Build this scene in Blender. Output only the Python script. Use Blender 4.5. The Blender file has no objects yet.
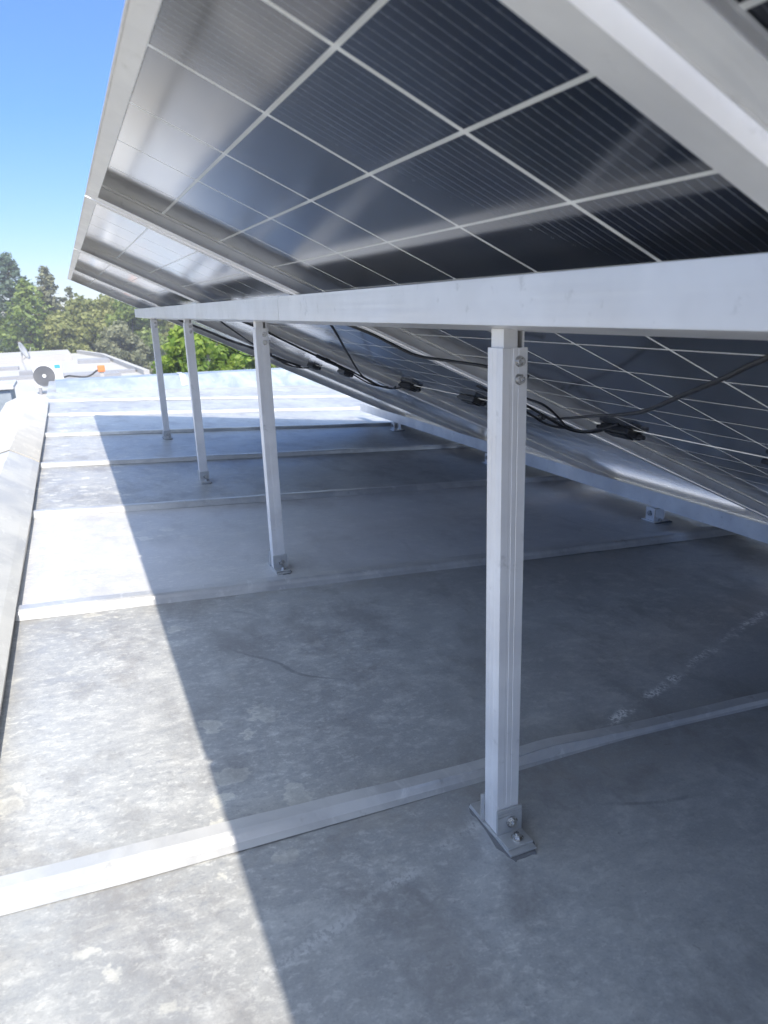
import bpy, bmesh, math, random
from mathutils import Vector, Matrix
import numpy as np

scene = bpy.context.scene
COL = scene.collection
rng = random.Random(7)

# ------------------------------------------------------------------ helpers
def link(name, bm, mats, parent=None, smooth=False):
    me = bpy.data.meshes.new(name)
    bmesh.ops.recalc_face_normals(bm, faces=bm.faces)
    bm.to_mesh(me); bm.free()
    for m in (mats if isinstance(mats, (list, tuple)) else [mats]):
        me.materials.append(m)
    if smooth:
        for p in me.polygons: p.use_smooth = True
    o = bpy.data.objects.new(name, me); COL.objects.link(o)
    if parent is not None: o.parent = parent
    return o

def tag(o, label, cat=None, group=None, kind=None):
    o["label"] = label
    if cat: o["category"] = cat
    if group: o["group"] = group
    if kind: o["kind"] = kind
    return o

def thing(name, loc, label, cat, group=None):
    o = bpy.data.objects.new(name, None); COL.objects.link(o)
    o.location = loc; o.empty_display_size = .05
    return tag(o, label, cat, group)

def copy_tree(o, parent=None):
    c = o.copy(); COL.objects.link(c)
    if parent is not None:
        c.parent = parent
    for ch in list(o.children):
        copy_tree(ch, c)
    return c

def box(bm, x0, x1, y0, y1, z0, z1, bevel=0.0, mat=0, M=None):
    r = bmesh.ops.create_cube(bm, size=1)
    vs = r['verts']
    for v in vs:
        v.co = Vector(((x0+x1)/2 + v.co.x*(x1-x0), (y0+y1)/2 + v.co.y*(y1-y0), (z0+z1)/2 + v.co.z*(z1-z0)))
    fs = set(f for v in vs for f in v.link_faces)
    if bevel:
        es = list(set(e for v in vs for e in v.link_edges))
        r2 = bmesh.ops.bevel(bm, geom=es, offset=bevel, segments=2, affect='EDGES', profile=.6)
        fs = set(f for f in r2['faces']) | set(f for f in fs if f.is_valid)
        vs = list(set(v for f in fs for v in f.verts))
    for f in fs: f.material_index = mat
    if M is not None:
        for v in vs: v.co = M @ v.co
    return vs

def cyl(bm, p, axis, r0, r1, h, seg=16, mat=0):
    a = Vector(axis).normalized()
    q = a.to_track_quat('Z', 'Y').to_matrix().to_4x4()
    r = bmesh.ops.create_cone(bm, cap_ends=True, segments=seg, radius1=r0, radius2=r1, depth=h,
                              matrix=Matrix.Translation(Vector(p) + a*h/2) @ q)
    for v in r['verts']:
        for f in v.link_faces: f.material_index = mat

def ringtube(bm, p, axis, ro, ri, h, seg=24):
    """a short hollow tube"""
    a = Vector(axis).normalized(); q = a.to_track_quat('Z', 'Y').to_matrix()
    L = []
    for (r, z) in ((ro, 0), (ro, h), (ri, h), (ri, 0)):
        L.append([bm.verts.new(Vector(p) + q @ Vector((r*math.cos(2*math.pi*i/seg), r*math.sin(2*math.pi*i/seg), z))) for i in range(seg)])
    for k in range(4):
        A, B = L[k], L[(k+1) % 4]
        for i in range(seg):
            bm.faces.new((A[i], A[(i+1) % seg], B[(i+1) % seg], B[i]))

def prism(bm, prof, y0, y1, dz0=0, dz1=0, mat=0):
    """closed profile [(x,z)] swept along y"""
    a = [bm.verts.new((x, y0, z+dz0)) for x, z in prof]
    b = [bm.verts.new((x, y1, z+dz1)) for x, z in prof]
    n = len(prof); fs = []
    for i in range(n):
        fs.append(bm.faces.new((a[i], a[(i+1) % n], b[(i+1) % n], b[i])))
    fs.append(bm.faces.new(a)); fs.append(bm.faces.new(b[::-1]))
    for f in fs: f.material_index = mat
    return a + b

def catmull(pts, n=8):
    P = [Vector(p) for p in pts]; P = [2*P[0]-P[1]] + P + [2*P[-1]-P[-2]]
    out = []
    for i in range(1, len(P)-2):
        for k in range(n):
            t = k/n
            out.append(.5*((2*P[i]) + (P[i+1]-P[i-1])*t + (2*P[i-1]-5*P[i]+4*P[i+1]-P[i+2])*t*t + (3*P[i]-P[i-1]-3*P[i+1]+P[i+2])*t**3))
    out.append(P[-2]); return out

def tube(bm, pts, rad, seg=8, n=8, mat=0):
    P = catmull(pts, n) if n else [Vector(p) for p in pts]
    rings = []
    up = Vector((.13, .21, 1)).normalized()
    for i, p in enumerate(P):
        d = (P[min(i+1, len(P)-1)] - P[max(i-1, 0)]).normalized()
        a = d.cross(up)
        if a.length < .05: a = d.cross(Vector((1, 0, 0)))
        a.normalize(); b = d.cross(a)
        r = rad if not callable(rad) else rad(i/(len(P)-1))
        rings.append([bm.verts.new(p + r*(math.cos(2*math.pi*k/seg)*a + math.sin(2*math.pi*k/seg)*b)) for k in range(seg)])
    for A, B in zip(rings, rings[1:]):
        for k in range(seg):
            f = bm.faces.new((A[k], A[(k+1) % seg], B[(k+1) % seg], B[k])); f.material_index = mat; f.smooth = True
    bm.faces.new(rings[0][::-1]).material_index = mat
    bm.faces.new(rings[-1]).material_index = mat

# ------------------------------------------------------------------ node helpers
class NT:
    def __init__(s, name):
        s.m = bpy.data.materials.new(name); s.m.use_nodes = True
        s.t = s.m.node_tree; s.n = s.t.nodes
        s.b = s.n['Principled BSDF']
    def node(s, typ, **kw):
        x = s.n.new(typ)
        for k, v in kw.items():
            if k.startswith('i_'): x.inputs[k[2:].replace('_', ' ')].default_value = v
            else: setattr(x, k, v)
        return x
    def L(s, a, b): s.t.links.new(a, b)
    def setin(s, sock, v):
        if hasattr(v, 'is_output'): s.L(v, sock)
        else: sock.default_value = v
    def math(s, op, a, b=None, c=None, clamp=False):
        x = s.n.new('ShaderNodeMath'); x.operation = op; x.use_clamp = clamp
        for i, v in enumerate((a, b, c)):
            if v is not None: s.setin(x.inputs[i], v)
        return x.outputs[0]
    def mix(s, f, a, b):
        x = s.n.new('ShaderNodeMix'); x.data_type = 'RGBA'
        s.setin(x.inputs[0], f)
        for i, v in ((6, a), (7, b)):
            if isinstance(v, (tuple, list)) and len(v) == 3: v = (*v, 1)
            s.setin(x.inputs[i], v)
        return x.outputs[2]
    def mapr(s, v, a, b, c=0., d=1., smooth=True):
        x = s.n.new('ShaderNodeMapRange'); x.clamp = True
        x.interpolation_type = 'SMOOTHSTEP' if smooth else 'LINEAR'
        s.setin(x.inputs[0], v)
        for i, q in enumerate((a, b, c, d)): x.inputs[i+1].default_value = q
        return x.outputs[0]
    def noise(s, vec, scale, detail=4, rough=.55, dist=0.):
        x = s.n.new('ShaderNodeTexNoise'); s.L(vec, x.inputs['Vector'])
        x.inputs['Scale'].default_value = scale; x.inputs['Detail'].default_value = detail
        x.inputs['Roughness'].default_value = rough; x.inputs['Distortion'].default_value = dist
        return x.outputs['Fac']
    def coord(s, which='Object'):
        return s.n.new('ShaderNodeTexCoord').outputs[which]
    def scale(s, vec, sc, loc=(0, 0, 0), rot=(0, 0, 0)):
        x = s.n.new('ShaderNodeMapping'); s.L(vec, x.inputs[0])
        x.inputs['Scale'].default_value = sc; x.inputs['Location'].default_value = loc; x.inputs['Rotation'].default_value = rot
        return x.outputs[0]
    def bump(s, h, strength=.2, dist=.002):
        x = s.n.new('ShaderNodeBump'); x.inputs['Strength'].default_value = strength; x.inputs['Distance'].default_value = dist
        s.L(h, x.inputs['Height']); s.L(x.outputs[0], s.b.inputs['Normal'])
    def set(s, **kw):
        for k, v in kw.items():
            k = {'color': 'Base Color', 'rough': 'Roughness', 'metal': 'Metallic', 'spec': 'Specular IOR Level', 'ior': 'IOR'}[k]
            if isinstance(v, (tuple, list)) and len(v) == 3: v = (*v, 1)
            s.setin(s.b.inputs[k], v)
        return s

def simple(name, c, rough=.5, metal=0., var=.12, scale=8., bump=0.):
    m = NT(name); v = m.coord()
    n = m.noise(v, scale, 5)
    c1 = tuple(x*(1-var) for x in c); c2 = tuple(min(1, x*(1+var)) for x in c)
    m.set(color=m.mix(n, c1, c2), metal=metal, rough=m.mapr(n, .2, .8, rough*.85, min(1, rough*1.15)))
    if bump: m.bump(n, bump, .003)
    return m.m

# ------------------------------------------------------------------ materials
def mat_aluminium(name, axis, base=.74, rough=.38, metal=.75):
    m = NT(name); v = m.coord()
    sc = {'z': (260, 260, 2.5), 'y': (260, 1.6, 260), 'x': (1.6, 260, 260)}[axis]
    st = m.noise(m.scale(v, sc), 1.0, 3)
    bl = m.noise(v, 9, 4)
    col = m.mix(m.mapr(bl, .3, .7), (base*.90, base*.88, base*.86), (base*1.05, base*1.03, base*1.0))
    sm = m.noise(v, 38, 5, .65)
    col = m.mix(m.mapr(sm, .60, .72, 0, .4), col, (base*.6, base*.58, base*.54))
    m.set(color=col, metal=metal, rough=m.math('ADD', m.mapr(st, .3, .7, rough-.06, rough+.08), m.mapr(bl, .3, .7, -.04, .06)))
    m.bump(st, .05, .0006)
    return m.m
ALU_Z = mat_aluminium('aluminium_upright', 'z', base=.86, rough=.42, metal=.45)
ALU_Y = mat_aluminium('aluminium_beam', 'y', base=.84, rough=.38, metal=.5)
ALU_F = mat_aluminium('aluminium_frame', 'x', base=.86, rough=.42, metal=.3)
STEEL = simple('stainless_bolt', (.55, .54, .52), .28, .95, .1, 120)
GALV_S = simple('galvanised_bracket', (.55, .55, .54), .4, .6, .15, 60)
RUBBER = simple('black_cable_rubber', (.018, .018, .02), .5, 0, .25, 40)
JBOX = simple('black_box_plastic', (.02, .02, .022), .38, 0, .2, 60)
PAD = simple('bitumen_patch', (.16, .16, .16), .8, 0, .3, 60, .4)
WHITEP = simple('white_box_paint', (.75, .75, .72), .4, 0, .05, 3)
GRILLE = simple('dark_grille', (.17, .17, .175), .5, 0, .2, 30)
BLUEL = simple('blue_sticker', (.06, .32, .62), .4, 0, .1, 9)
ORANGE = simple('orange_plastic', (.62, .2, .06), .5, 0, .15, 9)
DISH = simple('grey_dish_paint', (.42, .42, .41), .45, .1, .1, 6)
SCRAP = simple('pale_scrap_paper', (.62, .6, .55), .7, 0, .15, 60)

def mat_cells():
    m = NT('bifacial_cells'); v = m.coord()
    sx = m.n.new('ShaderNodeSeparateXYZ'); m.L(v, sx.inputs[0])
    u, w = sx.outputs[0], sx.outputs[1]
    P, U0, CW, V0 = .1065, .018, .1815, .0335
    u2 = m.math('SUBTRACT', u, U0)
    mid = m.math('SUBTRACT', u2, P*11+.004)
    far = m.math('GREATER_THAN', mid, 0.)
    u2 = m.math('SUBTRACT', u2, m.math('MULTIPLY', far, .008))
    fu = m.math('FRACT', m.math('DIVIDE', u2, P))
    du = m.math('MULTIPLY', m.math('MINIMUM', fu, m.math('SUBTRACT', 1., fu)), P)
    w2 = m.math('SUBTRACT', w, V0)
    fw = m.math('FRACT', m.math('DIVIDE', w2, CW))
    dw = m.math('MULTIPLY', m.math('MINIMUM', fw, m.math('SUBTRACT', 1., fw)), CW)
    lu = m.mapr(du, .0018, .0024, 1, 0, False)
    lw = m.mapr(dw, .0024, .0030, 1, 0, False)
    lm = m.mapr(m.math('ABSOLUTE', mid), .0062, .0068, 1, 0, False)
    edge = m.math('MAXIMUM', m.math('LESS_THAN', u, U0), m.math('GREATER_THAN', u, U0+22*P+.008))
    edge = m.math('MAXIMUM', edge, m.math('MAXIMUM', m.math('LESS_THAN', w, V0), m.math('GREATER_THAN', w, V0+6*CW)))
    grid = m.math('MAXIMUM', m.math('MAXIMUM', lu, lw), m.math('MAXIMUM', lm, edge))
    # busbars: 16 per cell, with solder pads
    fb = m.math('FRACT', m.math('ADD', m.math('MULTIPLY', m.math('DIVIDE', w2, CW), 16.), .5))
    db = m.math('MULTIPLY', m.math('ABSOLUTE', m.math('SUBTRACT', fb, .5)), CW/16)
    bar = m.mapr(db, .0004, .0008, .31, 0, False)
    fp = m.math('FRACT', m.math('MULTIPLY', fu, 6.))
    pad = m.math('MULTIPLY', m.mapr(db, .0008, .0011, 1, 0, False), m.math('LESS_THAN', m.math('ABSOLUTE', m.math('SUBTRACT', fp, .5)), .07))
    bar = m.math('MAXIMUM', bar, m.math("MULTIPLY", pad, .33))
    # each cell a slightly different blue
    cell = m.node('ShaderNodeTexWhiteNoise', noise_dimensions='2D')
    cb = m.n.new('ShaderNodeCombineXYZ')
    m.L(m.math('FLOOR', m.math('DIVIDE', u2, P)), cb.inputs[0]); m.L(m.math('FLOOR', m.math('DIVIDE', w2, CW)), cb.inputs[1])
    m.L(cb.outputs[0], cell.inputs['Vector'])
    base = m.mix(cell.outputs['Value'], (.007, .011, .022), (.014, .021, .042))
    c = m.mix(bar, base, (.33, .35, .38))
    dust = m.noise(v, 3.5, 6, .6)
    c = m.mix(m.mapr(dust, .4, .75, 0, .05), c, (.3, .29, .28))
    c = m.mix(grid, c, (.8, .8, .77))
    m.set(color=c, rough=m.mapr(dust, .3, .75, .08, .15), spec=.5, ior=1.5)
    m.b.inputs['Sheen Weight'].default_value = .15; m.b.inputs['Sheen Roughness'].default_value = .3
    tr = m.n.new('ShaderNodeBsdfTranslucent'); tr.inputs[0].default_value = (.85, .85, .82, 1)
    mx = m.n.new('ShaderNodeMixShader'); m.L(m.math('MULTIPLY', grid, .5), mx.inputs[0])
    m.L(m.b.outputs[0], mx.inputs[1]); m.L(tr.outputs[0], mx.inputs[2])
    # anti-reflective textured glass: dark face on, mirror bright at a grazing angle
    lw = m.n.new('ShaderNodeLayerWeight'); lw.inputs['Blend'].default_value = .5
    rp = m.n.new('ShaderNodeValToRGB'); m.L(lw.outputs['Facing'], rp.inputs[0]); E = rp.color_ramp.elements
    E[0].position = .55; E[0].color = (.0, .0, .0, 1); E[1].position = .93; E[1].color = (.78, .78, .78, 1)
    for p_, c_ in ((.66, .06), (.73, .27), (.79, .55), (.86, .56)):
        e_ = E.new(p_); e_.color = (c_, c_, c_, 1)
    gl = m.n.new('ShaderNodeBsdfGlossy'); gl.inputs['Roughness'].default_value = .13; gl.inputs['Color'].default_value = (1, .99, .98, 1)
    m2 = m.n.new('ShaderNodeMixShader'); m.L(m.math('MULTIPLY', rp.outputs[0], m.math('SUBTRACT', 1., m.math('MULTIPLY', grid, .72))), m2.inputs[0]); m.L(mx.outputs[0], m2.inputs[1]); m.L(gl.outputs[0], m2.inputs[2]); mx = m2
    m.L(mx.outputs[0], m.n['Material Output'].inputs[0])
    return m.m
CELLS = mat_cells()

def mat_roof():
    m = NT('galvanised_roof_sheet'); v = m.coord()
    sx = m.n.new('ShaderNodeSeparateXYZ'); m.L(v, sx.inputs[0])
    X, Y = sx.outputs[0], sx.outputs[1]
    # sheets between the seams differ in tone
    idx = m.math('FLOOR', m.math('DIVIDE', m.math('SUBTRACT', Y, .125), .957))
    wn = m.node('ShaderNodeTexWhiteNoise', noise_dimensions='1D'); m.L(m.math('ADD', idx, 31.37), wn.inputs['W'])
    second = m.math('COMPARE', idx, 1., .1)
    big = m.noise(v, 1.5, 6, .6)
    medn = m.noise(m.scale(v, (1, 1.4, 1)), 14, 7, .68)
    spang = m.node('ShaderNodeTexVoronoi', feature='F1'); m.L(m.scale(v, (1, 1.5, 1)), spang.inputs['Vector']); spang.inputs['Scale'].default_value = 48
    sp = m.n.new('ShaderNodeSeparateColor'); m.L(spang.outputs['Color'], sp.inputs[0])
    dark, mid, pale = (.37, .37, .365), (.50, .50, .485), (.65, .64, .60)
    c = m.mix(m.mapr(big, .34, .66), dark, mid)
    c = m.mix(m.mapr(medn, .46, .66, 0, .55), c, pale)
    c = m.mix(m.math('MULTIPLY', sp.outputs[0], .20), c, (.33, .34, .36))
    # fine flakes, a little longer across the roof
    fl = m.noise(m.scale(v, (24, 38, 24)), 2.3, 7, .74, .3)
    flake_fade = m.math('MULTIPLY', m.mapr(X, -.35, .25, 1, .38), m.mapr(m.noise(v, 2.7, 4), .35, .6, .45, 1))  # shade put into the colour: flakes fade under the panels, patchy by noise
    c = m.mix(m.math('MULTIPLY', m.mapr(fl, .52, .63, 0, .55), flake_fade), c, (.80, .79, .74))
    c = m.mix(m.math('MULTIPLY', m.mapr(fl, .47, .36, 0, .6), flake_fade), c, (.30, .315, .34))
    # small dried drop marks: pale discs with a ring
    wob = m.noise(v, 40, 3)
    wv = m.node('ShaderNodeVectorMath', operation='ADD'); m.L(v, wv.inputs[0])
    cbw = m.n.new('ShaderNodeCombineXYZ')
    m.L(m.math('MULTIPLY', m.math('SUBTRACT', wob, .5), .085), cbw.inputs[0]); m.L(m.math('MULTIPLY', m.math('SUBTRACT', medn, .5), .085), cbw.inputs[1])
    m.L(cbw.outputs[0], wv.inputs[1])
    vr = m.node('ShaderNodeTexVoronoi', feature='F1'); m.L(wv.outputs[0], vr.inputs['Vector']); vr.inputs['Scale'].default_value = 12.5
    d = vr.outputs['Distance']
    vc = m.n.new('ShaderNodeSeparateColor'); m.L(vr.outputs['Color'], vc.inputs[0])
    rad = m.mapr(vc.outputs[0], 0, 1, .07, .31, False)
    clus = m.mapr(m.noise(v, 2.3, 3), .42, .54)
    on = m.math('MULTIPLY', m.math('GREATER_THAN', vc.outputs[1], .22), clus)
    inside = m.math('MULTIPLY', m.mapr(m.math('SUBTRACT', d, rad), -.06, .05, 1, 0), on)
    ring = m.math('MULTIPLY', m.mapr(m.math('ABSOLUTE', m.math('SUBTRACT', d, rad)), .02, .08, 1, 0), on)
    region = m.mapr(X, -.36, -.12, 1, .04)
    c = m.mix(m.math('MULTIPLY', m.math('MULTIPLY', inside, .46), region), c, (.80, .765, .655))
    c = m.mix(m.math('MULTIPLY', m.math('MULTIPLY', ring, .5), region), c, (.84, .81, .71))
    # dark curved scrape lines
    sc = m.noise(v, 1.15, 2, .4, .25)
    scl = m.math('MULTIPLY', m.mapr(m.math('ABSOLUTE', m.math('SUBTRACT', sc, .445)), .0008, .0045, 1, 0), m.mapr(m.noise(m.scale(v, (1, 1, 1), loc=(7, 2, 0)), 2.4, 5, .65), .50, .66))
    c = m.mix(m.math('MULTIPLY', scl, .5), c, (.17, .17, .175))
    fg = m.noise(v, 260, 3, .7)
    c = m.mix(m.mapr(fg, .52, .72, 0, .28), c, (.24, .24, .24))
    c = m.mix(m.mapr(fg, .48, .28, 0, .22), c, (.72, .72, .69))
    gr = m.noise(m.scale(v, (1, 1, 1), loc=(4, 9, 0)), 60, 4, .7)
    c = m.mix(m.mapr(gr, .62, .74, 0, .5), c, (.25, .24, .235))
    # grit and water marks caught along the seams
    fy = m.math('FRACT', m.math('DIVIDE', m.math('SUBTRACT', Y, .10), .957))
    ds = m.math('MINIMUM', fy, m.math('SUBTRACT', 1., fy))
    c = m.mix(m.math('MULTIPLY', m.mapr(ds, .0, .16, .5, 0), m.mapr(medn, .42, .6)), c, (.27, .25, .23))
    # brownish dirt and scuffs
    dirt = m.noise(m.scale(v, (1.6, 1, 1), loc=(3.1, 1.7, 0)), 4.2, 8, .72, .2)
    c = m.mix(m.mapr(dirt, .47, .66, 0, .5), c, (.25, .237, .23))
    # the row of pale dried dribbles that crosses two sheets
    t = m.math('SUBTRACT', m.math('SUBTRACT', Y, m.math('MULTIPLY', X, .40)), .035)
    t = m.math('ADD', t, m.math('MULTIPLY', m.math('SUBTRACT', medn, .5), .05))
    line = m.mapr(m.math('ABSOLUTE', t), .003, .019, 1, 0)
    brk = m.math('MULTIPLY', m.mapr(m.noise(m.scale(v, (1, .7, 1), rot=(0, 0, .5)), 150, 4, .7), .43, .53), m.mapr(m.noise(v, 13, 4, .65), .42, .58, .06, 1))
    xr = m.math('MULTIPLY', m.mapr(X, .28, .36, 0, 1), m.mapr(X, 1.2, 1.5, 1, 0))
    xl = m.math('MULTIPLY', m.mapr(X, -.5, -.3, 0, 1), m.mapr(X, -.05, .05, .30, 0))
    c = m.mix(m.math('MULTIPLY', m.math('MULTIPLY', line, brk), m.math('MAXIMUM', xr, xl)), c, (.95, .94, .9))
    c = m.mix(m.math('MULTIPLY', second, m.mapr(big, .3, .62, .62, .25)), c, (.78, .765, .77))
    tone = m.math('ADD', m.mapr(wn.outputs['Value'], 0, 1, .92, 1.0, False), m.math('MULTIPLY', second, .08))
    hsv = m.n.new('ShaderNodeHueSaturation'); m.L(c, hsv.inputs['Color']); m.L(tone, hsv.inputs['Value'])
    r = m.math('ADD', m.mapr(medn, .3, .7, .38, .52), m.mapr(fl, .3, .7, -.05, .07))
    m.set(color=hsv.outputs[0], metal=.25, rough=r, spec=.5)
    h = m.math('ADD', m.math('MULTIPLY', big, 3.), m.math('ADD', m.math('MULTIPLY', medn, .35), m.math('MULTIPLY', fg, .05)))
    m.bump(h, .35, .006)
    return m.m
ROOF = mat_roof()

def mat_flash(name, c1, c2, rough=.45, metal=.35):
    m = NT(name); v = m.coord()
    n = m.noise(v, 5, 6, .65, .4); f = m.noise(m.scale(v, (30, 9, 30)), 1, 5, .7, .8)
    c = m.mix(m.mapr(n, .35, .65), c1, c2)
    c = m.mix(m.mapr(f, .56, .7, 0, .4), c, tuple(min(1, x*1.3) for x in c2))
    s = m.noise(v, 24, 5, .7)
    c = m.mix(m.mapr(s, .6, .72, 0, .4), c, (.3, .28, .25))
    m.set(color=c, rough=m.mapr(n, .3, .7, rough-.06, rough+.1), metal=metal)
    m.bump(n, .3, .006)
    return m.m
SEAM = mat_flash('seam_metal', (.50, .50, .50), (.66, .65, .63), .34, .4)
COPING = mat_flash('coping_metal', (.50, .50, .49), (.62, .615, .59), .48, .25)
COPING2 = mat_flash('cream_coping_metal', (.50, .475, .42), (.60, .57, .51), .55, .1)
FARMET = mat_flash('upstand_metal', (.26, .30, .34), (.36, .40, .43), .45, .3)
WALLP = simple('pale_render', (.55, .53, .49), .85, 0, .1, 2, .2)
NROOF = simple('white_roof_coating', (.40, .385, .36), .7, 0, .12, .8)
NROOF2 = simple('grey_roof_step', (.27, .27, .28), .7, 0, .15, .9)
GROUND = simple('dry_grass_ground', (.11, .10, .06), .95, 0, .35, .3)
BARK = simple('bark', (.12, .09, .065), .9, 0, .3, 12, .4)

def leafm(name, c):
    m = NT(name); v = m.coord(); n = m.noise(v, 2.2, 3)
    m.set(color=m.mix(n, tuple(x*.75 for x in c), tuple(x*1.25 for x in c)), rough=.6)
    tr = m.n.new('ShaderNodeBsdfTranslucent'); tr.inputs[0].default_value = (*[min(1, x*1.3) for x in c], 1)
    mx = m.n.new('ShaderNodeMixShader'); mx.inputs[0].default_value = .42
    out = m.n['Material Output']
    m.L(m.b.outputs[0], mx.inputs[1]); m.L(tr.outputs[0], mx.inputs[2]); m.L(mx.outputs[0], out.inputs[0])
    return m.m
LEAF = {
 'blue': [leafm('needle_bluegreen', (.10, .145, .085)), leafm('needle_bluegreen_pale', (.13, .19, .13))],
 'green': [leafm('leaf_green', (.15, .21, .045)), leafm('leaf_green_pale', (.25, .31, .075))],
 'olive': [leafm('leaf_olive', (.18, .20, .055)), leafm('leaf_olive_pale', (.29, .30, .10))],
 'grey': [leafm('needle_grey', (.17, .18, .095)), leafm('needle_grey_pale', (.26, .265, .15))],
 'lime': [leafm('leaf_lime', (.15, .245, .03)), leafm('leaf_lime_pale', (.25, .34, .05))],
}

# ------------------------------------------------------------------ calibrated layout
XE, ZE, TILT = -.4097, .9597, .4446         # upper edge of the panel row and its tilt
Y0, PITCH, GAP, PW, PL = -.4772, 1.1456, .0179, 1.1277, 2.384
SLOPE = .065                                 # fall of the roof away from the parapet
rz = lambda x: -SLOPE*x
LEGY = [0., 1.2191, 2.4717, 3.7365]

# ------------------------------------------------------------------ setting: ground, roof
bm = bmesh.new(); bmesh.ops.create_grid(bm, x_segments=8, y_segments=8, size=92)
g = link('ground', bm, GROUND); g.location.z = -4.2; tag(g, 'dry grassy ground far below the roof', kind='structure')

bm = bmesh.new()
nx, ny = 60, 120
xs = [-.70 + (6.2+.70)*i/nx for i in range(nx+1)]
ys = [-4.5 + (7.9+4.5)*j/ny for j in range(ny+1)]
import mathutils.noise as mn
grid = [[bm.verts.new((x, y, rz(x) + .0035*mn.noise(Vector((x*1.3, y*1.1, 0))))) for y in ys] for x in xs]
for i in range(nx):
    for j in range(ny):
        bm.faces.new((grid[i][j], grid[i+1][j], grid[i+1][j+1], grid[i][j+1])).smooth = True
roof = link('roof', bm, ROOF); tag(roof, 'stained grey galvanised metal roof surface with cross seams', kind='structure')

bm = bmesh.new(); box(bm, -1.0, 6.3, -4.6, 7.9, -4.2, -.5)
body = link('building', bm, WALLP); tag(body, 'pale rendered building under the metal roof', 'building')

# seams: folded strips with a bright sloping near side
def seam_mesh(y, seed):
    r = random.Random(seed)
    bm = bmesh.new()
    if y < .3: prof = [(-.032, .0005), (-.022, .004), (-.015, .011), (-.011, .0145), (.010, .0155), (.0115, .013), (.013, .001)]
    elif y < 1.5: prof = [(-.034, .001), (-.022, .010), (-.016, .017), (-.008, .020), (.024, .019), (.031, .002)]
    else: prof = [(-.030, .001), (-.012, .016), (-.006, .019), (.0, .0195), (.022, .018), (.027, .002)]
    n = 220; rings = []
    w1 = r.uniform(0, 9); w2 = r.uniform(0, 9)
    for i in range(n+1):
        x = -.695 + (6.0+.695)*i/n
        dy = .006*mn.noise(Vector((x*1.2, w1, 0))); dz = .003*mn.noise(Vector((x*2.1, w2, 3))) + .0016*mn.noise(Vector((x*9., w1, 7)))
        if y < .3: dz += .008*math.exp(-((x-.18)/.10)**2)      # the fold is buckled beside the first post
        wf = max(.42, min(1.35, .80-1.1*x)) if y < .3 else 1.
        rings.append([bm.verts.new((x, y+dy+(a*wf if a < -.011 else a), rz(x)+b+ (dz if b > .004 else 0))) for a, b in prof])
    for A, B in zip(rings, rings[1:]):
        for k in range(len(prof)-1):
            bm.faces.new((A[k], B[k], B[k+1], A[k+1]))
    return bm
for k, y in enumerate([-.83, .128, 1.08, 2.05, 3.0, 3.97, 4.93, 5.88]):
    link('seam', seam_mesh(y, k), SEAM, roof)

# ------------------------------------------------------------------ parapet on the left, upstand at the far end
par = thing('parapet', (-.8, 1.5, 0), 'low parapet with folded metal coping along the left roof edge', 'parapet')
bm = bmesh.new(); prism(bm, [(-.686+.8, -.4), (-.690+.8, .066), (-.90+.8, .066), (-.90+.8, -.4)], -6.0, 4.15)
link('wall', bm, WALLP, par)
def coping(y0, y1, dz, mat, spread=0.):
    bm = bmesh.new(); n = 14; rings = []
    prof = [(.138, .052), (.144, .082), (.122, .098), (.03, .150), (-.01, .140), (-.118-spread, .075), (-.124-spread, .02)]
    th = .003
    for i in range(n+1):
        y = y0 + (y1-y0)*i/n
        w = [.0025*mn.noise(Vector((y*1.5, q*3.3, dz*50))) for q in range(7)]
        top = [(a+w[q], b+w[q]*.8+dz) for q, (a, b) in enumerate(prof)]
        low = [(a*.97-.001, b-th) for a, b in top]
        dx = -.010 - .004*max(0, 2.9-y)
        rings.append([bm.verts.new((a+dx, y, b)) for a, b in top + low[::-1]])
    m = len(rings[0])
    for A, B in zip(rings, rings[1:]):
        for k in range(m): bm.faces.new((A[k], A[(k+1) % m], B[(k+1) % m], B[k]))
    bm.faces.new(rings[0]); bm.faces.new(rings[-1][::-1])
    return link('coping', bm, mat, par)
coping(-6.0, -.9, 0, COPING); coping(-.898, 1.11, .0, COPING); coping(1.112, 1.42, -.001, COPING)
coping(1.10-3+3.0, 1.41, -.006, COPING)
c2 = coping(1.425, 4.2, .004, COPING2, .05); c2["label"] = 'cream coloured far length of coping'

up = thing('upstand', (2.5, 6.9, 0), 'low blue grey metal clad upstand across the far roof end', 'parapet')
bm = bmesh.new()
a = []
for x in (-.62, -.1, .5, 1.2, 2.2, 3.5, 6.2):
    yb = 6.78 + .19*x; zt = .108 - .03*x
    a.append([bm.verts.new((x-2.5, y-6.9, z)) for y, z in ((yb, rz(x)-.01), (yb+.05, rz(x)+.03), (yb+.16, zt), (yb+.42, zt+.001), (yb+.46, -.6), (yb, -.6))])
for A, B in zip(a, a[1:]):
    for k in range(6): bm.faces.new((A[k], A[(k+1) % 6], B[(k+1) % 6], B[k]))
bm.faces.new(a[0]); bm.faces.new(a[-1][::-1])
link('cladding', bm, FARMET, up)
for x in (.55, 2.4):
    bm = bmesh.new()
    yb = 6.78+.19*x; zt = .108-.03*x
    q = [Vector((x-2.5, yb+.045-6.9, rz(x)+.03)), Vector((x-2.5, yb+.155-6.9, zt+.004)), Vector((x-2.5, yb+.42-6.9, zt+.006))]
    for d in (0, .05):
        pass
    r0 = [bm.verts.new(p) for p in q]; r1 = [bm.verts.new(p+Vector((.06, .011, -.001))) for p in q]
    for k in range(2): bm.faces.new((r0[k], r0[k+1], r1[k+1], r1[k]))
    link('joint_strip', bm, COPING, up)
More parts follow.
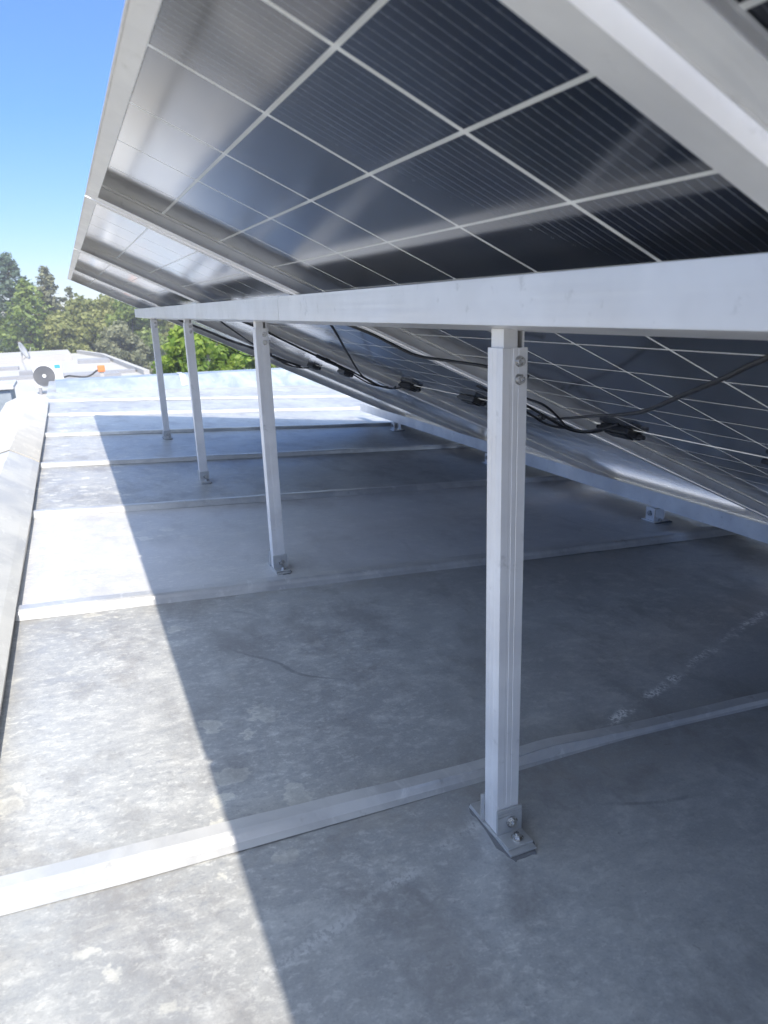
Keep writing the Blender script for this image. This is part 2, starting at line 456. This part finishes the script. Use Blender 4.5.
# corner block where the parapet ends
cb = thing('parapet_pier', (-1.25, 6.35, 0), 'short metal capped pier at the far end of the left parapet', 'parapet pier')
bm = bmesh.new(); box(bm, -.30, .28, -.10, .45, -.6, .13, .004); link('wall', bm, FARMET, cb)
bm = bmesh.new(); box(bm, -.33, .31, -.13, .48, .133, .165, .006); link('cap', bm, COPING, cb)

# ------------------------------------------------------------------ solar panels
def panel_frame():
    bm = bmesh.new(); N0, N1, T, FL, FS = -.027, .008, .0022, .0294, .0201
    bv = .0006
    box(bm, 0, PL, 0, T, N0, N1, bv); box(bm, 0, PL, PW-T, PW, N0, N1, bv)
    box(bm, 0, T, T, PW-T, N0, N1-.0004, bv); box(bm, PL-T, PL, T, PW-T, N0, N1-.0004, bv)
    box(bm, T, PL-T, T, FL, N0+.0003, N0+.0022, bv); box(bm, T, PL-T, PW-FL, PW-T, N0+.0003, N0+.0022, bv)
    box(bm, T, FS, FL, PW-FL, N0+.0006, N0+.0024, bv); box(bm, PL-FS, PL-T, FL, PW-FL, N0+.0006, N0+.0024, bv)
    # little lip that holds the glass
    box(bm, T, PL-T, T, .010, -.004, -.001); box(bm, T, PL-T, PW-.010, PW-T, -.004, -.001)
    return bm
def make_panel():
    root = thing('solar_module', (XE, Y0+GAP/2, ZE), '-', 'solar panel', 'solar panels in the tilted row')
    root.rotation_euler = (0, TILT, 0)
    link('frame', panel_frame(), ALU_F, root)
    bm = bmesh.new(); box(bm, .0024, PL-.0024, .0024, PW-.0024, 0, .006); link('glass', bm, CELLS, root)
    um = .018+.1065*11+.004
    for v in (.105, .565, 1.025):
        bm = bmesh.new()
        box(bm, um-.024, um+.024, v-.048, v+.048, -.017, -.0005, .004)
        box(bm, um-.016, um+.016, v-.034, v+.034, -.021, -.0171, .002)
        for s in (-1, 1): cyl(bm, (um-.012*s, v+s*.046, -.010), (0, s, 0), .006, .005, .02, 10)
        link('junction_box', bm, JBOX, root)
    # leads looping under the module from the outer boxes
    for v, s in ((.105, -1), (1.025, 1)):
        bm = bmesh.new()
        tube(bm, [(um, v+s*.05, -.012), (um-.02, v+s*.075, -.03), (um-.09, v+s*.072, -.045), (um-.2, v+s*.082, -.036), (um-.32, v+s*.085, -.034)], .003, 8)
        link('lead', bm, RUBBER, root)
    return root
labels = {
 3: 'farthest solar panel of the row, its end edge against the trees',
 2: 'second solar panel from the far end, between two narrow pale frames',
 1: 'third solar panel from the far end, seen past the widest grey frame joint',
 0: 'large dark celled solar panel directly above the nearest post',
 -1: 'solar panel cut off at the upper right corner of the picture',
 -2: 'solar panel out of the picture next to the upper right corner panel'}
P0 = make_panel(); P0["label"] = labels[0]
for k in (3, 2, 1, -1, -2):
    c = copy_tree(P0); c.location = (XE, Y0+GAP/2+k*PITCH, ZE); c["label"] = labels[k]
def pn(u, y, n):
    c, s = math.cos(TILT), math.sin(TILT)
    return Vector((XE+u*c+n*s, y, ZE-u*s+n*c))

# ------------------------------------------------------------------ beams
bmz = lambda y: .006 - .0052*(y+.37)*.6
def beam_section(y0, y1, parent, prof, dz=True):
    bm = bmesh.new()
    prism(bm, prof, y0, y1, bmz(y0) if dz else 0, bmz(y1) if dz else 0)
    bmesh.ops.bevel(bm, geom=list(bm.edges), offset=.0008, segments=2, affect='EDGES')
    return link('beam_section', bm, ALU_Y, parent)
b1 = thing('support_beam', (0, 0, 0), 'long pale aluminium beam under the panels resting on the tall posts', 'beam', 'aluminium beams carrying the panels')
prof = [(-.065, .7115), (-.065, .7605), (.030, .7135), (.030, .6985)]
beam_section(-2.7, .785, b1, prof); beam_section(.7853, 4.115, b1, prof)
b2 = thing('support_beam', (0, 0, 0), 'low aluminium beam just above the roof under the lower panel ends', 'beam', 'aluminium beams carrying the panels')
prof2 = [(1.475, -.034), (1.475, .0245), (1.53, -.003), (1.53, -.034)]
beam_section(-2.7, 1.96, b2, prof2, False); beam_section(1.961, 4.32, b2, prof2, False)

# ------------------------------------------------------------------ posts
def tube_profile(bm, hx, hy, z0, z1, wall=.0025, bevel=.002, groove=True):
    """hollow square tube, shallow grooves along its faces"""
    def loop(a, b, g):
        pts = []
        for sx, sy, along in ((-1, -1, 'x'), (1, -1, 'y'), (1, 1, '-x'), (-1, 1, '-y')):
            pts.append((sx*a, sy*b))
            if g:
                ux, uy = {'x': (1, 0), 'y': (0, 1), '-x': (-1, 0), '-y': (0, -1)}[along]
                nx_, ny_ = uy, -ux
                L = 2*(a if along in ('x', '-x') else b)
                for f, dd in ((.30, 0), (.31, .0003), (.42, .0003), (.43, 0), (.60, 0), (.61, .0003), (.64, .0003), (.65, 0)):
                    pts.append((sx*a+ux*L*f-nx_*dd, sy*b+uy*L*f-ny_*dd))
        return pts
    o = loop(hx, hy, groove); i = loop(hx-wall, hy-wall, groove)
    V = [[bm.verts.new((x, y, z)) for x, y in P] for P, z in ((o, z0), (o, z1), (i, z1), (i, z0))]
    n = len(o)
    for k in range(4):
        A, B = V[k], V[(k+1) % 4]
        for j in range(n): bm.faces.new((A[j], A[(j+1) % n], B[(j+1) % n], B[j]))
def bolt(bm, p, axis, s=1.0, hexhead=False):
    a = Vector(axis)
    ringtube(bm, p, axis, .0095*s, .002, .0015*s, 20)
    if hexhead: cyl(bm, Vector(p)+a*.0016*s, axis, .0072*s, .0066*s, .0055*s, 6); cyl(bm, Vector(p)+a*.0072*s, axis, .0036*s, .0034*s, .0022*s, 12)
    else:
        ringtube(bm, Vector(p)+a*.0016*s, axis, .0068*s, .0034*s, .0075*s, 18); cyl(bm, Vector(p)+a*.0016*s, axis, .0036*s, .0036*s, .003*s, 6)
post_labels = ['nearest aluminium post with bolted foot, tallest in the picture', 'second aluminium post, its foot touching a roof seam',
               'third aluminium post, between the second and the farthest', 'farthest slim aluminium post at the end of the beam',
               'aluminium post out of the picture behind the nearest one']
def make_post():
    r = thing('support_post', (0, 0, 0), '-', 'post', 'tall posts under the beam')
    HX, HY, H = .0172, .0168, .687
    bm = bmesh.new(); tube_profile(bm, HX, HY, .007, H); link('outer_tube', bm, ALU_Z, r)
    bm = bmesh.new()
    # inner channel, open towards the camera side
    box(bm, -HX+.003, -HX+.0058, -HY+.003, HY-.003, .45, .709); box(bm, HX-.0058, HX-.003, -HY+.003, HY-.003, .45, .709)
    box(bm, -HX+.0058, HX-.0058, HY-.006, HY-.003, .45, .709); box(bm, -HX+.0058, -HX+.022, -HY+.003, -HY+.0055, .45, .709)
    link('inner_tube', bm, ALU_Z, r)
    for z in (.6712, .6500):
        bm = bmesh.new(); bolt(bm, (.006, -HY-.0002, z), (0, -1, 0), .70); link('bolt', bm, STEEL, r)
    ft = bmesh.new()
    box(ft, -.021, .021, -.059, .057, .0022, .0056, .0008)
    box(ft, -.0195, .0215, -HY-.0042, -HY-.0008, .0060, .048, .0008); box(ft, -.0195, .0215, -.050, -HY-.0043, .0059, .0092, .0008)
    for zz in (.036, .041): box(ft, -.019, .021, -HY-.0049, -HY-.0043, zz, zz+.0016)
    box(ft, -.0225, .0205, HY+.0008, HY+.0042, .0060, .052, .0008); box(ft, -.0205, .0205, HY+.0043, .056, .0059, .0092, .0008)
    foot = link('foot_bracket', ft, GALV_S, r)
    for p, ax, hx in (((.004, -HY-.0050, .026), (0, -1, 0), True), ((.004, -.036, .0093), (0, 0, 1), True), ((0, .040, .0093), (0, 0, 1), True), ((0, HY+.0045, .026), (0, 1, 0), True)):
        bm = bmesh.new(); bolt(bm, p, ax, .9, hx); link('bolt', bm, STEEL, foot)
    # crumpled sealing pad under the foot
    bm = bmesh.new(); rr = random.Random(5); n = 28
    top = []; bot = []
    for i in range(n):
        t = 2*math.pi*i/n; cx = math.copysign(abs(math.cos(t))**.5, math.cos(t)); sy = math.copysign(abs(math.sin(t))**.5, math.sin(t))
        x = .026*cx*rr.uniform(.88, 1.12); y = -.001+.066*sy*rr.uniform(.93, 1.06)
        top.append(bm.verts.new((x, y, .0018))); bot.append(bm.verts.new((x*1.08, y*1.04, -.006)))
    bm.faces.new(top); bm.faces.new(bot[::-1])
    for i in range(n): bm.faces.new((top[i], top[(i+1) % n], bot[(i+1) % n], bot[i]))
    link('sealing_pad', bm, PAD, r)
    return r
post = make_post(); post["label"] = post_labels[0]
for i, y in ((1, LEGY[1]), (2, LEGY[2]), (3, LEGY[3]), (4, -1.25)):
    c = copy_tree(post); c.location = (0, y, 0); c["label"] = post_labels[i]

# short feet of the low beam
def make_foot():
    r = thing('beam_foot', (1.505, 0, rz(1.505)), '-', 'foot bracket', 'short feet under the low beam')
    bm = bmesh.new()
    box(bm, -.035, .035, -.035, .035, .002, .006, .0008)
    box(bm, -.026, -.022, -.022, .022, .0062, .055, .0008); box(bm, .022, .026, -.022, .022, .0062, .055, .0008)
    box(bm, -.0218, .0218, -.02, .02, .050, .0545, .0008)
    box(bm, -.012, .012, -.015, .015, .0548, .0640, .0008)
    f = link('bracket', bm, ALU_Z, r)
    bm = bmesh.new(); bolt(bm, (-.0262, 0, .033), (-1, 0, 0), 1.2, True); link('bolt', bm, STEEL, r)
    bm = bmesh.new(); bolt(bm, (-.001, -.028, .0062), (0, 0, 1), 1.0, True); link('bolt', bm, STEEL, r)
    bm = bmesh.new(); box(bm, -.045, .045, -.045, .045, -.008, .0016, .002); link('sealing_pad', bm, PAD, r)
    return r
ff = make_foot()
fl = ['low foot bracket out of the picture to the right', 'low foot bracket right of the nearest post, fully in view',
      'low foot bracket hidden behind the nearest post', 'low foot bracket at the far end of the low beam']
for i, y in enumerate((.04, 1.30, 2.50, 3.73)):
    c = ff if i == 0 else copy_tree(ff); c.location = (1.505, y, rz(1.505)); c["label"] = fl[i]

# ------------------------------------------------------------------ cables
def cable(name, pts, rad, label, ends=(), group='black cables under the panels'):
    bm = bmesh.new(); tube(bm, [pn(*p) for p in pts], rad, 10, 10)
    root = link(name, bm, RUBBER); tag(root, label, 'cable', group)
    for p, q in ends:
        a, b = pn(*p), pn(*q); d = (b-a).normalized(); L = (b-a).length
        bm = bmesh.new(); cyl(bm, a, d, .0062, .0062, L*.45, 12); cyl(bm, a+d*L*.45, d, .0078, .0078, L*.2, 6); cyl(bm, a+d*L*.65, d, .0055, .005, L*.35, 12)
        link('connector', bm, JBOX, root)
    return root
cable('solar_cable', [(.40, -.62, -.034), (.47, -.44, -.036), (.53, -.316, -.05), (.56, -.256, -.06), (.619, -.155, -.066), (.722, -.001, -.064), (.814, .151, -.055), (.907, .319, -.045), (1.028, .57, -.04), (1.075, .69, -.036)], .0027,
      'long black cable hanging from the beam down to the right of the nearest post', [((1.075, .69, -.036), (1.10, .75, -.034))])
cable('solar_cable', [(.84, .56, -.035), (.902, .533, -.036), (.928, .501, -.038), (1.002, .542, -.042), (1.085, .606, -.044), (1.105, .572, -.042), (1.074, .484, -.035), (1.06, .42, -.02)], .0025,
      'sagging black lead running into the junction box right of the nearest post')
cable('solar_cable', [(.50, .70, -.035), (.561, .650, -.036), (.604, .61, -.042), (.649, .58, -.046), (.68, .50, -.040), (.70, .40, -.036), (.73, .30, -.036)], .003,
      'thick black cable sagging below the beam left of the nearest post')
cable('solar_cable', [(.50, .74, -.035), (.568, .853, -.04), (.732, 1.177, -.042), (.983, 1.664, -.042), (1.125, 1.895, -.03)], .0027,
      'straight black cable slanting down to a box between second and nearest posts')
cable('solar_cable', [(.50, 1.70, -.035), (.586, 1.66, -.036), (.667, 1.655, -.040), (.769, 1.65, -.044), (.87, 1.66, -.044), (1.015, 1.75, -.04), (1.15, 1.87, -.036), (1.17, 1.80, -.034), (1.134, 1.688, -.03)], .0033,
      'black cable bundle along the panel joint right of the second post', [((.80, 1.65, -.044), (.88, 1.66, -.044))])
cable('solar_cable', [(.55, 3.25, -.036), (.619, 3.13, -.04), (.697, 2.98, -.045), (.78, 3.0, -.044), (.86, 2.90, -.042), (1.0, 2.86, -.04), (1.12, 2.82, -.036)], .006,
      'black cable bundle between the third and second posts', [((.78, 3.0, -.044), (.86, 2.9, -.042))])
cable('solar_cable', [(.50, 1.98, -.036), (.56, 2.092, -.04), (.667, 2.287, -.042), (.783, 2.536, -.04), (.95, 2.78, -.038)], .003,
      'short black cable dropping from the beam left of the second post')

# ------------------------------------------------------------------ scraps on the roof
def scrap(loc, s, seed, label):
    r = random.Random(seed); bm = bmesh.new(); n = 7
    g_ = [[bm.verts.new(((i/n-.5)*s*(2.2+.3*r.random()), (j/n-.5)*s, abs(r.gauss(0, .12))*s+.003)) for j in range(n+1)] for i in range(n+1)]
    for i in range(n):
        for j in range(n):
            if r.random() < .9: bm.faces.new((g_[i][j], g_[i+1][j], g_[i+1][j+1], g_[i][j+1]))
    bmesh.ops.solidify(bm, geom=bm.faces[:], thickness=.002)
    o = link('plastic_scrap', bm, SCRAP); o.location = loc; o.rotation_euler = (0, math.atan(SLOPE), r.uniform(-.4, .4))
    tag(o, label, 'scrap')
scrap((1.62, 2.95, rz(1.62)+.016), .05, 1, 'crumpled pale scrap lying by the seam left of the nearest post')
scrap((1.63, 1.10, rz(1.63)+.016), .032, 2, 'small pale scrap on the seam below the low beam at right')

# ------------------------------------------------------------------ neighbouring building and what stands on it
NB = -1.25
nb = thing('neighbour_building', (-4, 28, -4.2), 'white flat roofed neighbouring building with the outdoor unit', 'building')
def poly(bm, pts, z0, z1):
    a = [bm.verts.new((x+4, y-28, z0+4.2)) for x, y in pts]; b = [bm.verts.new((x+4, y-28, z1+4.2)) for x, y in pts]
    n = len(pts); bm.faces.new(a[::-1]); bm.faces.new(b)
    for i in range(n): bm.faces.new((a[i], a[(i+1) % n], b[(i+1) % n], b[i]))
out = [(-16, 17), (2.3, 17), (1.87, 23.8), (1.11, 35.3), (.16, 40.2), (-16, 42)]
bm = bmesh.new(); poly(bm, out, -4.2, NB-.12); link('wall', bm, WALLP, nb)
bm = bmesh.new(); poly(bm, [(x+.1*(1 if x > -5 else -1), y) for x, y in out], NB-.119, NB); link('roof', bm, NROOF, nb)
for pts, h, mt in (([(-16, 25.5), (1.55, 25.2), (1.53, 25.6), (-16, 25.9)], .10, NROOF2), ([(-16, 30.2), (-2.2, 30), (-2.2, 30.5), (-16, 30.7)], .12, NROOF2),
                   ([(-16, 34), (-.3, 34.4), (-.4, 38.5), (-16, 38.5)], .28, NROOF), ([(-.1, 31.5), (1.1, 31.2), (1.0, 32.5), (-.1, 32.6)], .14, NROOF2)):
    bm = bmesh.new(); poly(bm, pts, NB+.002, NB+h); link('roof_step', bm, mt, nb)
bm = bmesh.new(); poly(bm, [(1.70, 23.9), (1.87, 23.8), (1.11, 35.3), (.16, 40.2), (.0, 40.0), (.95, 35.2)], NB+.003, NB+.16); link('edge_rim', bm, NROOF, nb)
bm = bmesh.new(); poly(bm, [(-.62, 23), (.95, 22.8), (.9, 23.6), (-.6, 23.8)], NB+.003, NB+.20); link('roof_step', bm, NROOF2, nb)

ac = thing('air_conditioner', (-.99, 20, NB), 'white outdoor air conditioner with round dark fan grille on the neighbouring roof', 'air conditioner')
bm = bmesh.new(); box(bm, -.345, .345, 0, .3, .17, .77, .02); link('casing', bm, WHITEP, ac)
bm = bmesh.new(); ringtube(bm, (-.095, -.001, .46), (0, -1, 0), .258, .245, .022, 40)
for k in range(1, 9): ringtube(bm, (-.095, -.012, .46), (0, -1, 0), .245*k/9+.004, .245*k/9-.004, .006, 36)
for k in range(8):
    t = math.pi*k/8; M = Matrix.Translation((-.095, -.016, .46)) @ Matrix.Rotation(t, 4, 'Y'); box(bm, -.248, .248, -.003, .003, -.004, .004, 0, 0, M)
gr = link('fan_grille', bm, GRILLE, ac)
bm = bmesh.new(); cyl(bm, (-.095, -.001, .46), (0, -1, 0), .245, .245, .004, 40); link('fan_opening', bm, GRILLE, ac)
bm = bmesh.new(); cyl(bm, (-.095, -.02, .46), (0, -1, 0), .045, .04, .012, 20); link('hub', bm, WHITEP, ac)
bm = bmesh.new(); box(bm, .17, .31, -.004, -.001, .63, .73); link('sticker', bm, BLUEL, ac)
for x in (-.24, .24):
    bm = bmesh.new(); box(bm, x-.03, x+.03, .0, .3, 0, .168, .004); link('foot', bm, NROOF2, ac)

bm = bmesh.new(); tube(bm, [(-.62, 20.1, -.86), (-.5, 20.05, -.83), (-.3, 20, -.86), (-.1, 20, -.88), (.05, 20, -.83), (.16, 20, -.75), (.25, 20.02, -.72)], .022, 8, 8)
tag(link('hose', bm, RUBBER), 'black hose running from the outdoor unit to an orange box', 'hose')
oc = thing('vent_box', (.30, 20.05, NB), 'small orange box on a pale post at the end of the black hose', 'box')
bm = bmesh.new(); box(bm, -.09, .09, -.08, .08, .47, .64, .02); link('box_body', bm, ORANGE, oc)
bm = bmesh.new(); box(bm, -.05, .05, -.05, .05, 0, .468, .005); link('post', bm, NROOF, oc)

sd = thing('satellite_dish', (-1.78, 26, NB), 'grey satellite dish seen edge on at the left of the neighbouring roof', 'satellite dish')
bm = bmesh.new(); n = 28; R = .30
nrm = Vector((.93, -.25, .42)).normalized(); q = nrm.to_track_quat('Z', 'Y').to_matrix(); cpt = Vector((-.02, 0, .83))
rows = []
for side in (0, 1):
    for k in range(0, 6):
        r = R*k/5 if side == 0 else R*(5-k)/5
        z = .09*(r/R)**2 - side*.012
        rows.append([bm.verts.new(cpt + q @ Vector((r*.85*math.cos(2*math.pi*i/n), r*math.sin(2*math.pi*i/n), z))) for i in range(n)])
for A, B in zip(rows, rows[1:]):
    for i in range(n):
        bm.faces.new((A[i], A[(i+1) % n], B[(i+1) % n], B[i]))
bmesh.ops.remove_doubles(bm, verts=bm.verts, dist=1e-4)
link('dish', bm, DISH, sd, True)
bm = bmesh.new(); tube(bm, [cpt - nrm*.01, (-.05, 0, .55), (0, 0, .3), (0, 0, 0)], .022, 8, 6); link('mast', bm, DISH, sd)
bm = bmesh.new(); box(bm, -.2, .2, -.2, .2, .0, .22, .01); link('base_block', bm, NROOF2, sd)
bm = bmesh.new(); tube(bm, [cpt + Vector((0, 0, -.25)), cpt + nrm*.2 + Vector((0, 0, -.2)), cpt + nrm*.32], .01, 6, 5); link('arm', bm, DISH, sd)

# ------------------------------------------------------------------ trees
def leaves(bm, pts, size, r, droop=.3):
    for p, nrm, m in pts:
        s = size*r.uniform(.55, 1.35)
        n = (nrm + Vector((r.gauss(0, .6), r.gauss(0, .6), r.gauss(0, .6)))).normalized()
        a = n.orthogonal().normalized(); a = Matrix.Rotation(r.uniform(0, 6.28), 3, n) @ a; b = n.cross(a)*r.uniform(.45, .8)
        v = [bm.verts.new(p + s*x) for x in (a, b, -a, -b)]
        f = bm.faces.new(v); f.material_index = m
def trunk_mesh(h, r0, r, limbs):
    bm = bmesh.new()
    tube(bm, [(0, 0, -.1), (r.uniform(-.1, .1), r.uniform(-.1, .1), h*.35), (r.uniform(-.15, .15), r.uniform(-.15, .15), h*.7), (0, 0, h)], lambda t: r0*(1-.85*t), 8, 5)
    for (b, tip) in limbs:
        tube(bm, [b, b.lerp(tip, .5)+Vector((0, 0, .06*(tip-b).length)), tip], lambda t: r0*.38*(1-.8*t), 6, 3)
    return bm
def broadleaf(x, y, h, rx, kind, label, seed, leaf=.13, count=9000, base=-4.2, low=.22, group='trees beyond the roofs', name='broadleaf_tree'):
    r = random.Random(seed); root = thing(name, (x, y, base), label, 'tree', group)
    cl = []
    for _ in range(46):
        t = r.uniform(low, .98); w = math.sin(math.pi*min(1, (t-low)/(1.0-low)*.80+.20))**.7
        a = r.uniform(0, 6.28); q = math.sqrt(r.uniform(.15, 1))*w*rx*.85
        cl.append((Vector((q*math.cos(a), q*math.sin(a), h*t)), r.uniform(.16, .34)*rx, r.random() < .45))
    bm = bmesh.new(); per = count//len(cl); pts = []
    for c, s, pale in cl:
        for _ in range(per):
            d = Vector((r.gauss(0, 1), r.gauss(0, 1), r.gauss(0, .8))).normalized()
            p = c + d*s*(r.uniform(.45, 1.12))
            pts.append((p, d, 1 if (r.random() < (.75 if pale else .2)) else 0))
    leaves(bm, pts, leaf, r)
    link('crown', bm, LEAF[kind], root)
    limbs = [(Vector((0, 0, h*r.uniform(.25, .6))), c*.95) for c, s, _ in cl[::4]]
    link('trunk', trunk_mesh(h*.85, .035*h, r, limbs), BARK, root)
    return root
def conifer(x, y, h, rx, kind, label, seed, leaf=.12, count=9000, base=-4.2, sparse=0., group='trees beyond the roofs'):
    r = random.Random(seed); root = thing('conifer_tree', (x, y, base), label, 'tree', group)
    pts = []; limbs = []; nb_ = 120
    for i in range(nb_):
        t = (i+.5)/nb_; z = h*(.12+.87*t); L = rx*((1-t)**.8+.03)*r.uniform(.6, 1.15)
        a = i*2.399+r.uniform(-.4, .4); d = Vector((math.cos(a), math.sin(a), -.12+.35*t))
        if r.random() < sparse: continue
        if i % 3 == 0: limbs.append((Vector((0, 0, z)), Vector((0, 0, z))+d*L*.9))
        k = max(8, int(count/nb_*(.25+1.5*(1-t))))
        pale = r.random() < .4
        for _ in range(k):
            s = r.uniform(.1, 1)**.7
            p = Vector((0, 0, z)) + d*L*s + Vector((r.gauss(0, 1), r.gauss(0, 1), r.gauss(-.2, .7)))*(.13*rx*(1.15-s)*(1-t*.7)+.04)
            pts.append((p, Vector((d.x*.4, d.y*.4, .8)), 1 if r.random() < (.65 if pale else .2) else 0))
    bm = bmesh.new(); leaves(bm, pts, leaf, r); link('crown', bm, LEAF[kind], root)
    link('trunk', trunk_mesh(h*.98, .022*h, r, limbs), BARK, root)
    return root
B = -4.2
conifer(-2.85, 47, 4.1-B, 2.9, 'blue', 'tall dark blue green conifer rising at the left picture edge', 1)
conifer(-2.0, 43, 2.5-B, 2.9, 'green', 'broad mid green conifer in front at the left, beside the dish', 2, count=7000)
conifer(-1.0, 48, 3.5-B, 2.0, 'grey', 'narrow grey green conifer with a pointed top left of the panels', 3, sparse=.12)
conifer(.15, 46, 2.2-B, 1.3, 'grey', 'small spiky sparse conifer just under the panel corner', 4, sparse=.45, leaf=.13, count=2600)
broadleaf(.45, 44.5, 1.25-B, 1.9, 'olive', 'rounded olive grey tree below the panel corner', 5)
broadleaf(1.75, 45, 1.5-B, 1.8, 'olive', 'olive tree right of the one below the panel corner', 6)
broadleaf(3.0, 44, 1.25-B, 1.8, 'green', 'green tree directly left of the beam end', 7)
broadleaf(4.6, 46, .9-B, 1.9, 'olive', 'olive brown tree behind the farthest post', 8)
broadleaf(-4.9, 46, 2.4-B, 2.0, 'green', 'green tree past the left picture edge', 9)
broadleaf(-.6, 42.6, .5-B, 1.7, 'olive', 'low olive tree in front of the narrow conifer', 10)
broadleaf(2.3, 42.5, -.1-B, 1.5, 'grey', 'low greyish shrub tree in front of the olive pair', 11)
broadleaf(6.9, 44, .9-B, 1.8, 'olive', 'olive tree behind the lime green tree, right side', 12)
broadleaf(9.6, 46, 1.0-B, 1.9, 'green', 'green tree farther right, glimpsed below the panels', 13)
broadleaf(12.6, 45, 1.4-B, 2.0, 'olive', 'olive tree hidden behind the panels at right', 14)
broadleaf(3.9, 50, 1.3-B, 2.2, 'green', 'dim green tree behind the olive brown one at the farthest post', 19)
broadleaf(-7.8, 47, 3-B, 2.2, 'olive', 'olive tree well outside the left picture edge', 18)
broadleaf(1.62, 13.4, .52-B, .72, 'lime', 'bright lime green leafy tree between the third and fourth posts', 15, leaf=.062, count=9000, low=.5)
broadleaf(2.45, 13.8, .12-B, .62, 'lime', 'lower lime green tree right of the third post', 16, leaf=.06, count=7000, low=.5)
broadleaf(3.5, 14.6, .15-B, .85, 'green', 'dull green shrubby tree beyond the upstand, near the second post', 17, leaf=.07, count=6500, low=.5)

# ------------------------------------------------------------------ thin haze, added to stand in for lens glare on the trees
bm = bmesh.new(); box(bm, -98, 98, -98, 98, -5.3, 5.2)
hm = bpy.data.materials.new('glare_haze'); hm.use_nodes = True; hn = hm.node_tree
hn.nodes.remove(hn.nodes['Principled BSDF']); pv = hn.nodes.new('ShaderNodeVolumePrincipled')
pv.inputs['Color'].default_value = (.95, .97, 1, 1); pv.inputs['Density'].default_value = .003; pv.inputs['Anisotropy'].default_value = 0
hn.links.new(pv.outputs[0], hn.nodes['Material Output'].inputs['Volume'])
tag(link('haze', bm, hm), 'thin haze added in place of lens glare over the far trees', kind='stuff')

# ------------------------------------------------------------------ light
w = bpy.data.worlds.new("World"); scene.world = w; w.use_nodes = True
nt = w.node_tree; sky = nt.nodes.new('ShaderNodeTexSky'); sky.sky_type = 'NISHITA'; sky.sun_disc = False
sund = Vector((-.058, -.869, 1.0)).normalized()            # towards the sun
sky.sun_elevation = math.asin(sund.z); sky.sun_rotation = math.atan2(sund.x, sund.y)
sky.air_density = 1.0; sky.dust_density = .1; sky.ozone_density = 3
bg = nt.nodes['Background']; mul = nt.nodes.new('ShaderNodeMix'); mul.data_type = 'RGBA'; mul.blend_type = 'MULTIPLY'; mul.inputs[0].default_value = 1
nt.links.new(sky.outputs[0], mul.inputs[6]); 
tc = nt.nodes.new('ShaderNodeTexCoord'); sp = nt.nodes.new('ShaderNodeSeparateXYZ'); nt.links.new(tc.outputs['Generated'], sp.inputs[0])
rp = nt.nodes.new('ShaderNodeValToRGB'); nt.links.new(sp.outputs[2], rp.inputs[0])
el = rp.color_ramp.elements
el[0].position = 0.; el[0].color = (.20, .215, .28, 1); el[1].position = .85; el[1].color = (2.5, 1.75, 1.12, 1)
e2 = el.new(.22); e2.color = (.20, .27, .45, 1); e4 = el.new(.42); e4.color = (.28, .345, .49, 1); e3 = el.new(.56); e3.color = (1.75, 1.36, 1.06, 1); e5 = el.new(.09); e5.color = (.20, .235, .34, 1)
nt.links.new(rp.outputs[0], mul.inputs[7])
nt.links.new(mul.outputs[2], bg.inputs[0]); bg.inputs[1].default_value = .13
sl = bpy.data.lights.new('sun', 'SUN'); sl.energy = 1.72; sl.angle = math.radians(.53); sl.color = (1, .935, .83)
so = bpy.data.objects.new('sun', sl); COL.objects.link(so); so.rotation_euler = (-sund).to_track_quat('-Z', 'Y').to_euler(); so.location = (0, -3, 6)

# ------------------------------------------------------------------ camera
yaw, pit, rol = .3964, -.2812, -.0344
f = Vector((math.sin(yaw)*math.cos(pit), math.cos(yaw)*math.cos(pit), math.sin(pit)))
rt = Vector((math.cos(yaw), -math.sin(yaw), 0)); upv = rt.cross(f)
rt2 = math.cos(rol)*rt + math.sin(rol)*upv; up2 = -math.sin(rol)*rt + math.cos(rol)*upv
cd = bpy.data.cameras.new('camera'); co = bpy.data.objects.new('camera', cd); COL.objects.link(co)
M = Matrix((rt2, up2, -f)).transposed().to_4x4(); M.translation = (-.4873, -.7626, .7443); co.matrix_world = M
cd.sensor_fit = 'VERTICAL'; cd.sensor_height = 24; cd.lens = 727.13/1024*24; cd.clip_end = 2000; cd.clip_start = .01
cd.dof.use_dof = True; cd.dof.focus_distance = 1.5; cd.dof.aperture_fstop = 7.0
scene.camera = co
scene.view_settings.view_transform = 'Standard'; scene.view_settings.look = 'None'
scene.view_settings.exposure = 2.0; scene.view_settings.gamma = 1
scene.view_settings.use_curve_mapping = False
scene.cycles.max_bounces = 10; scene.cycles.use_denoising = True
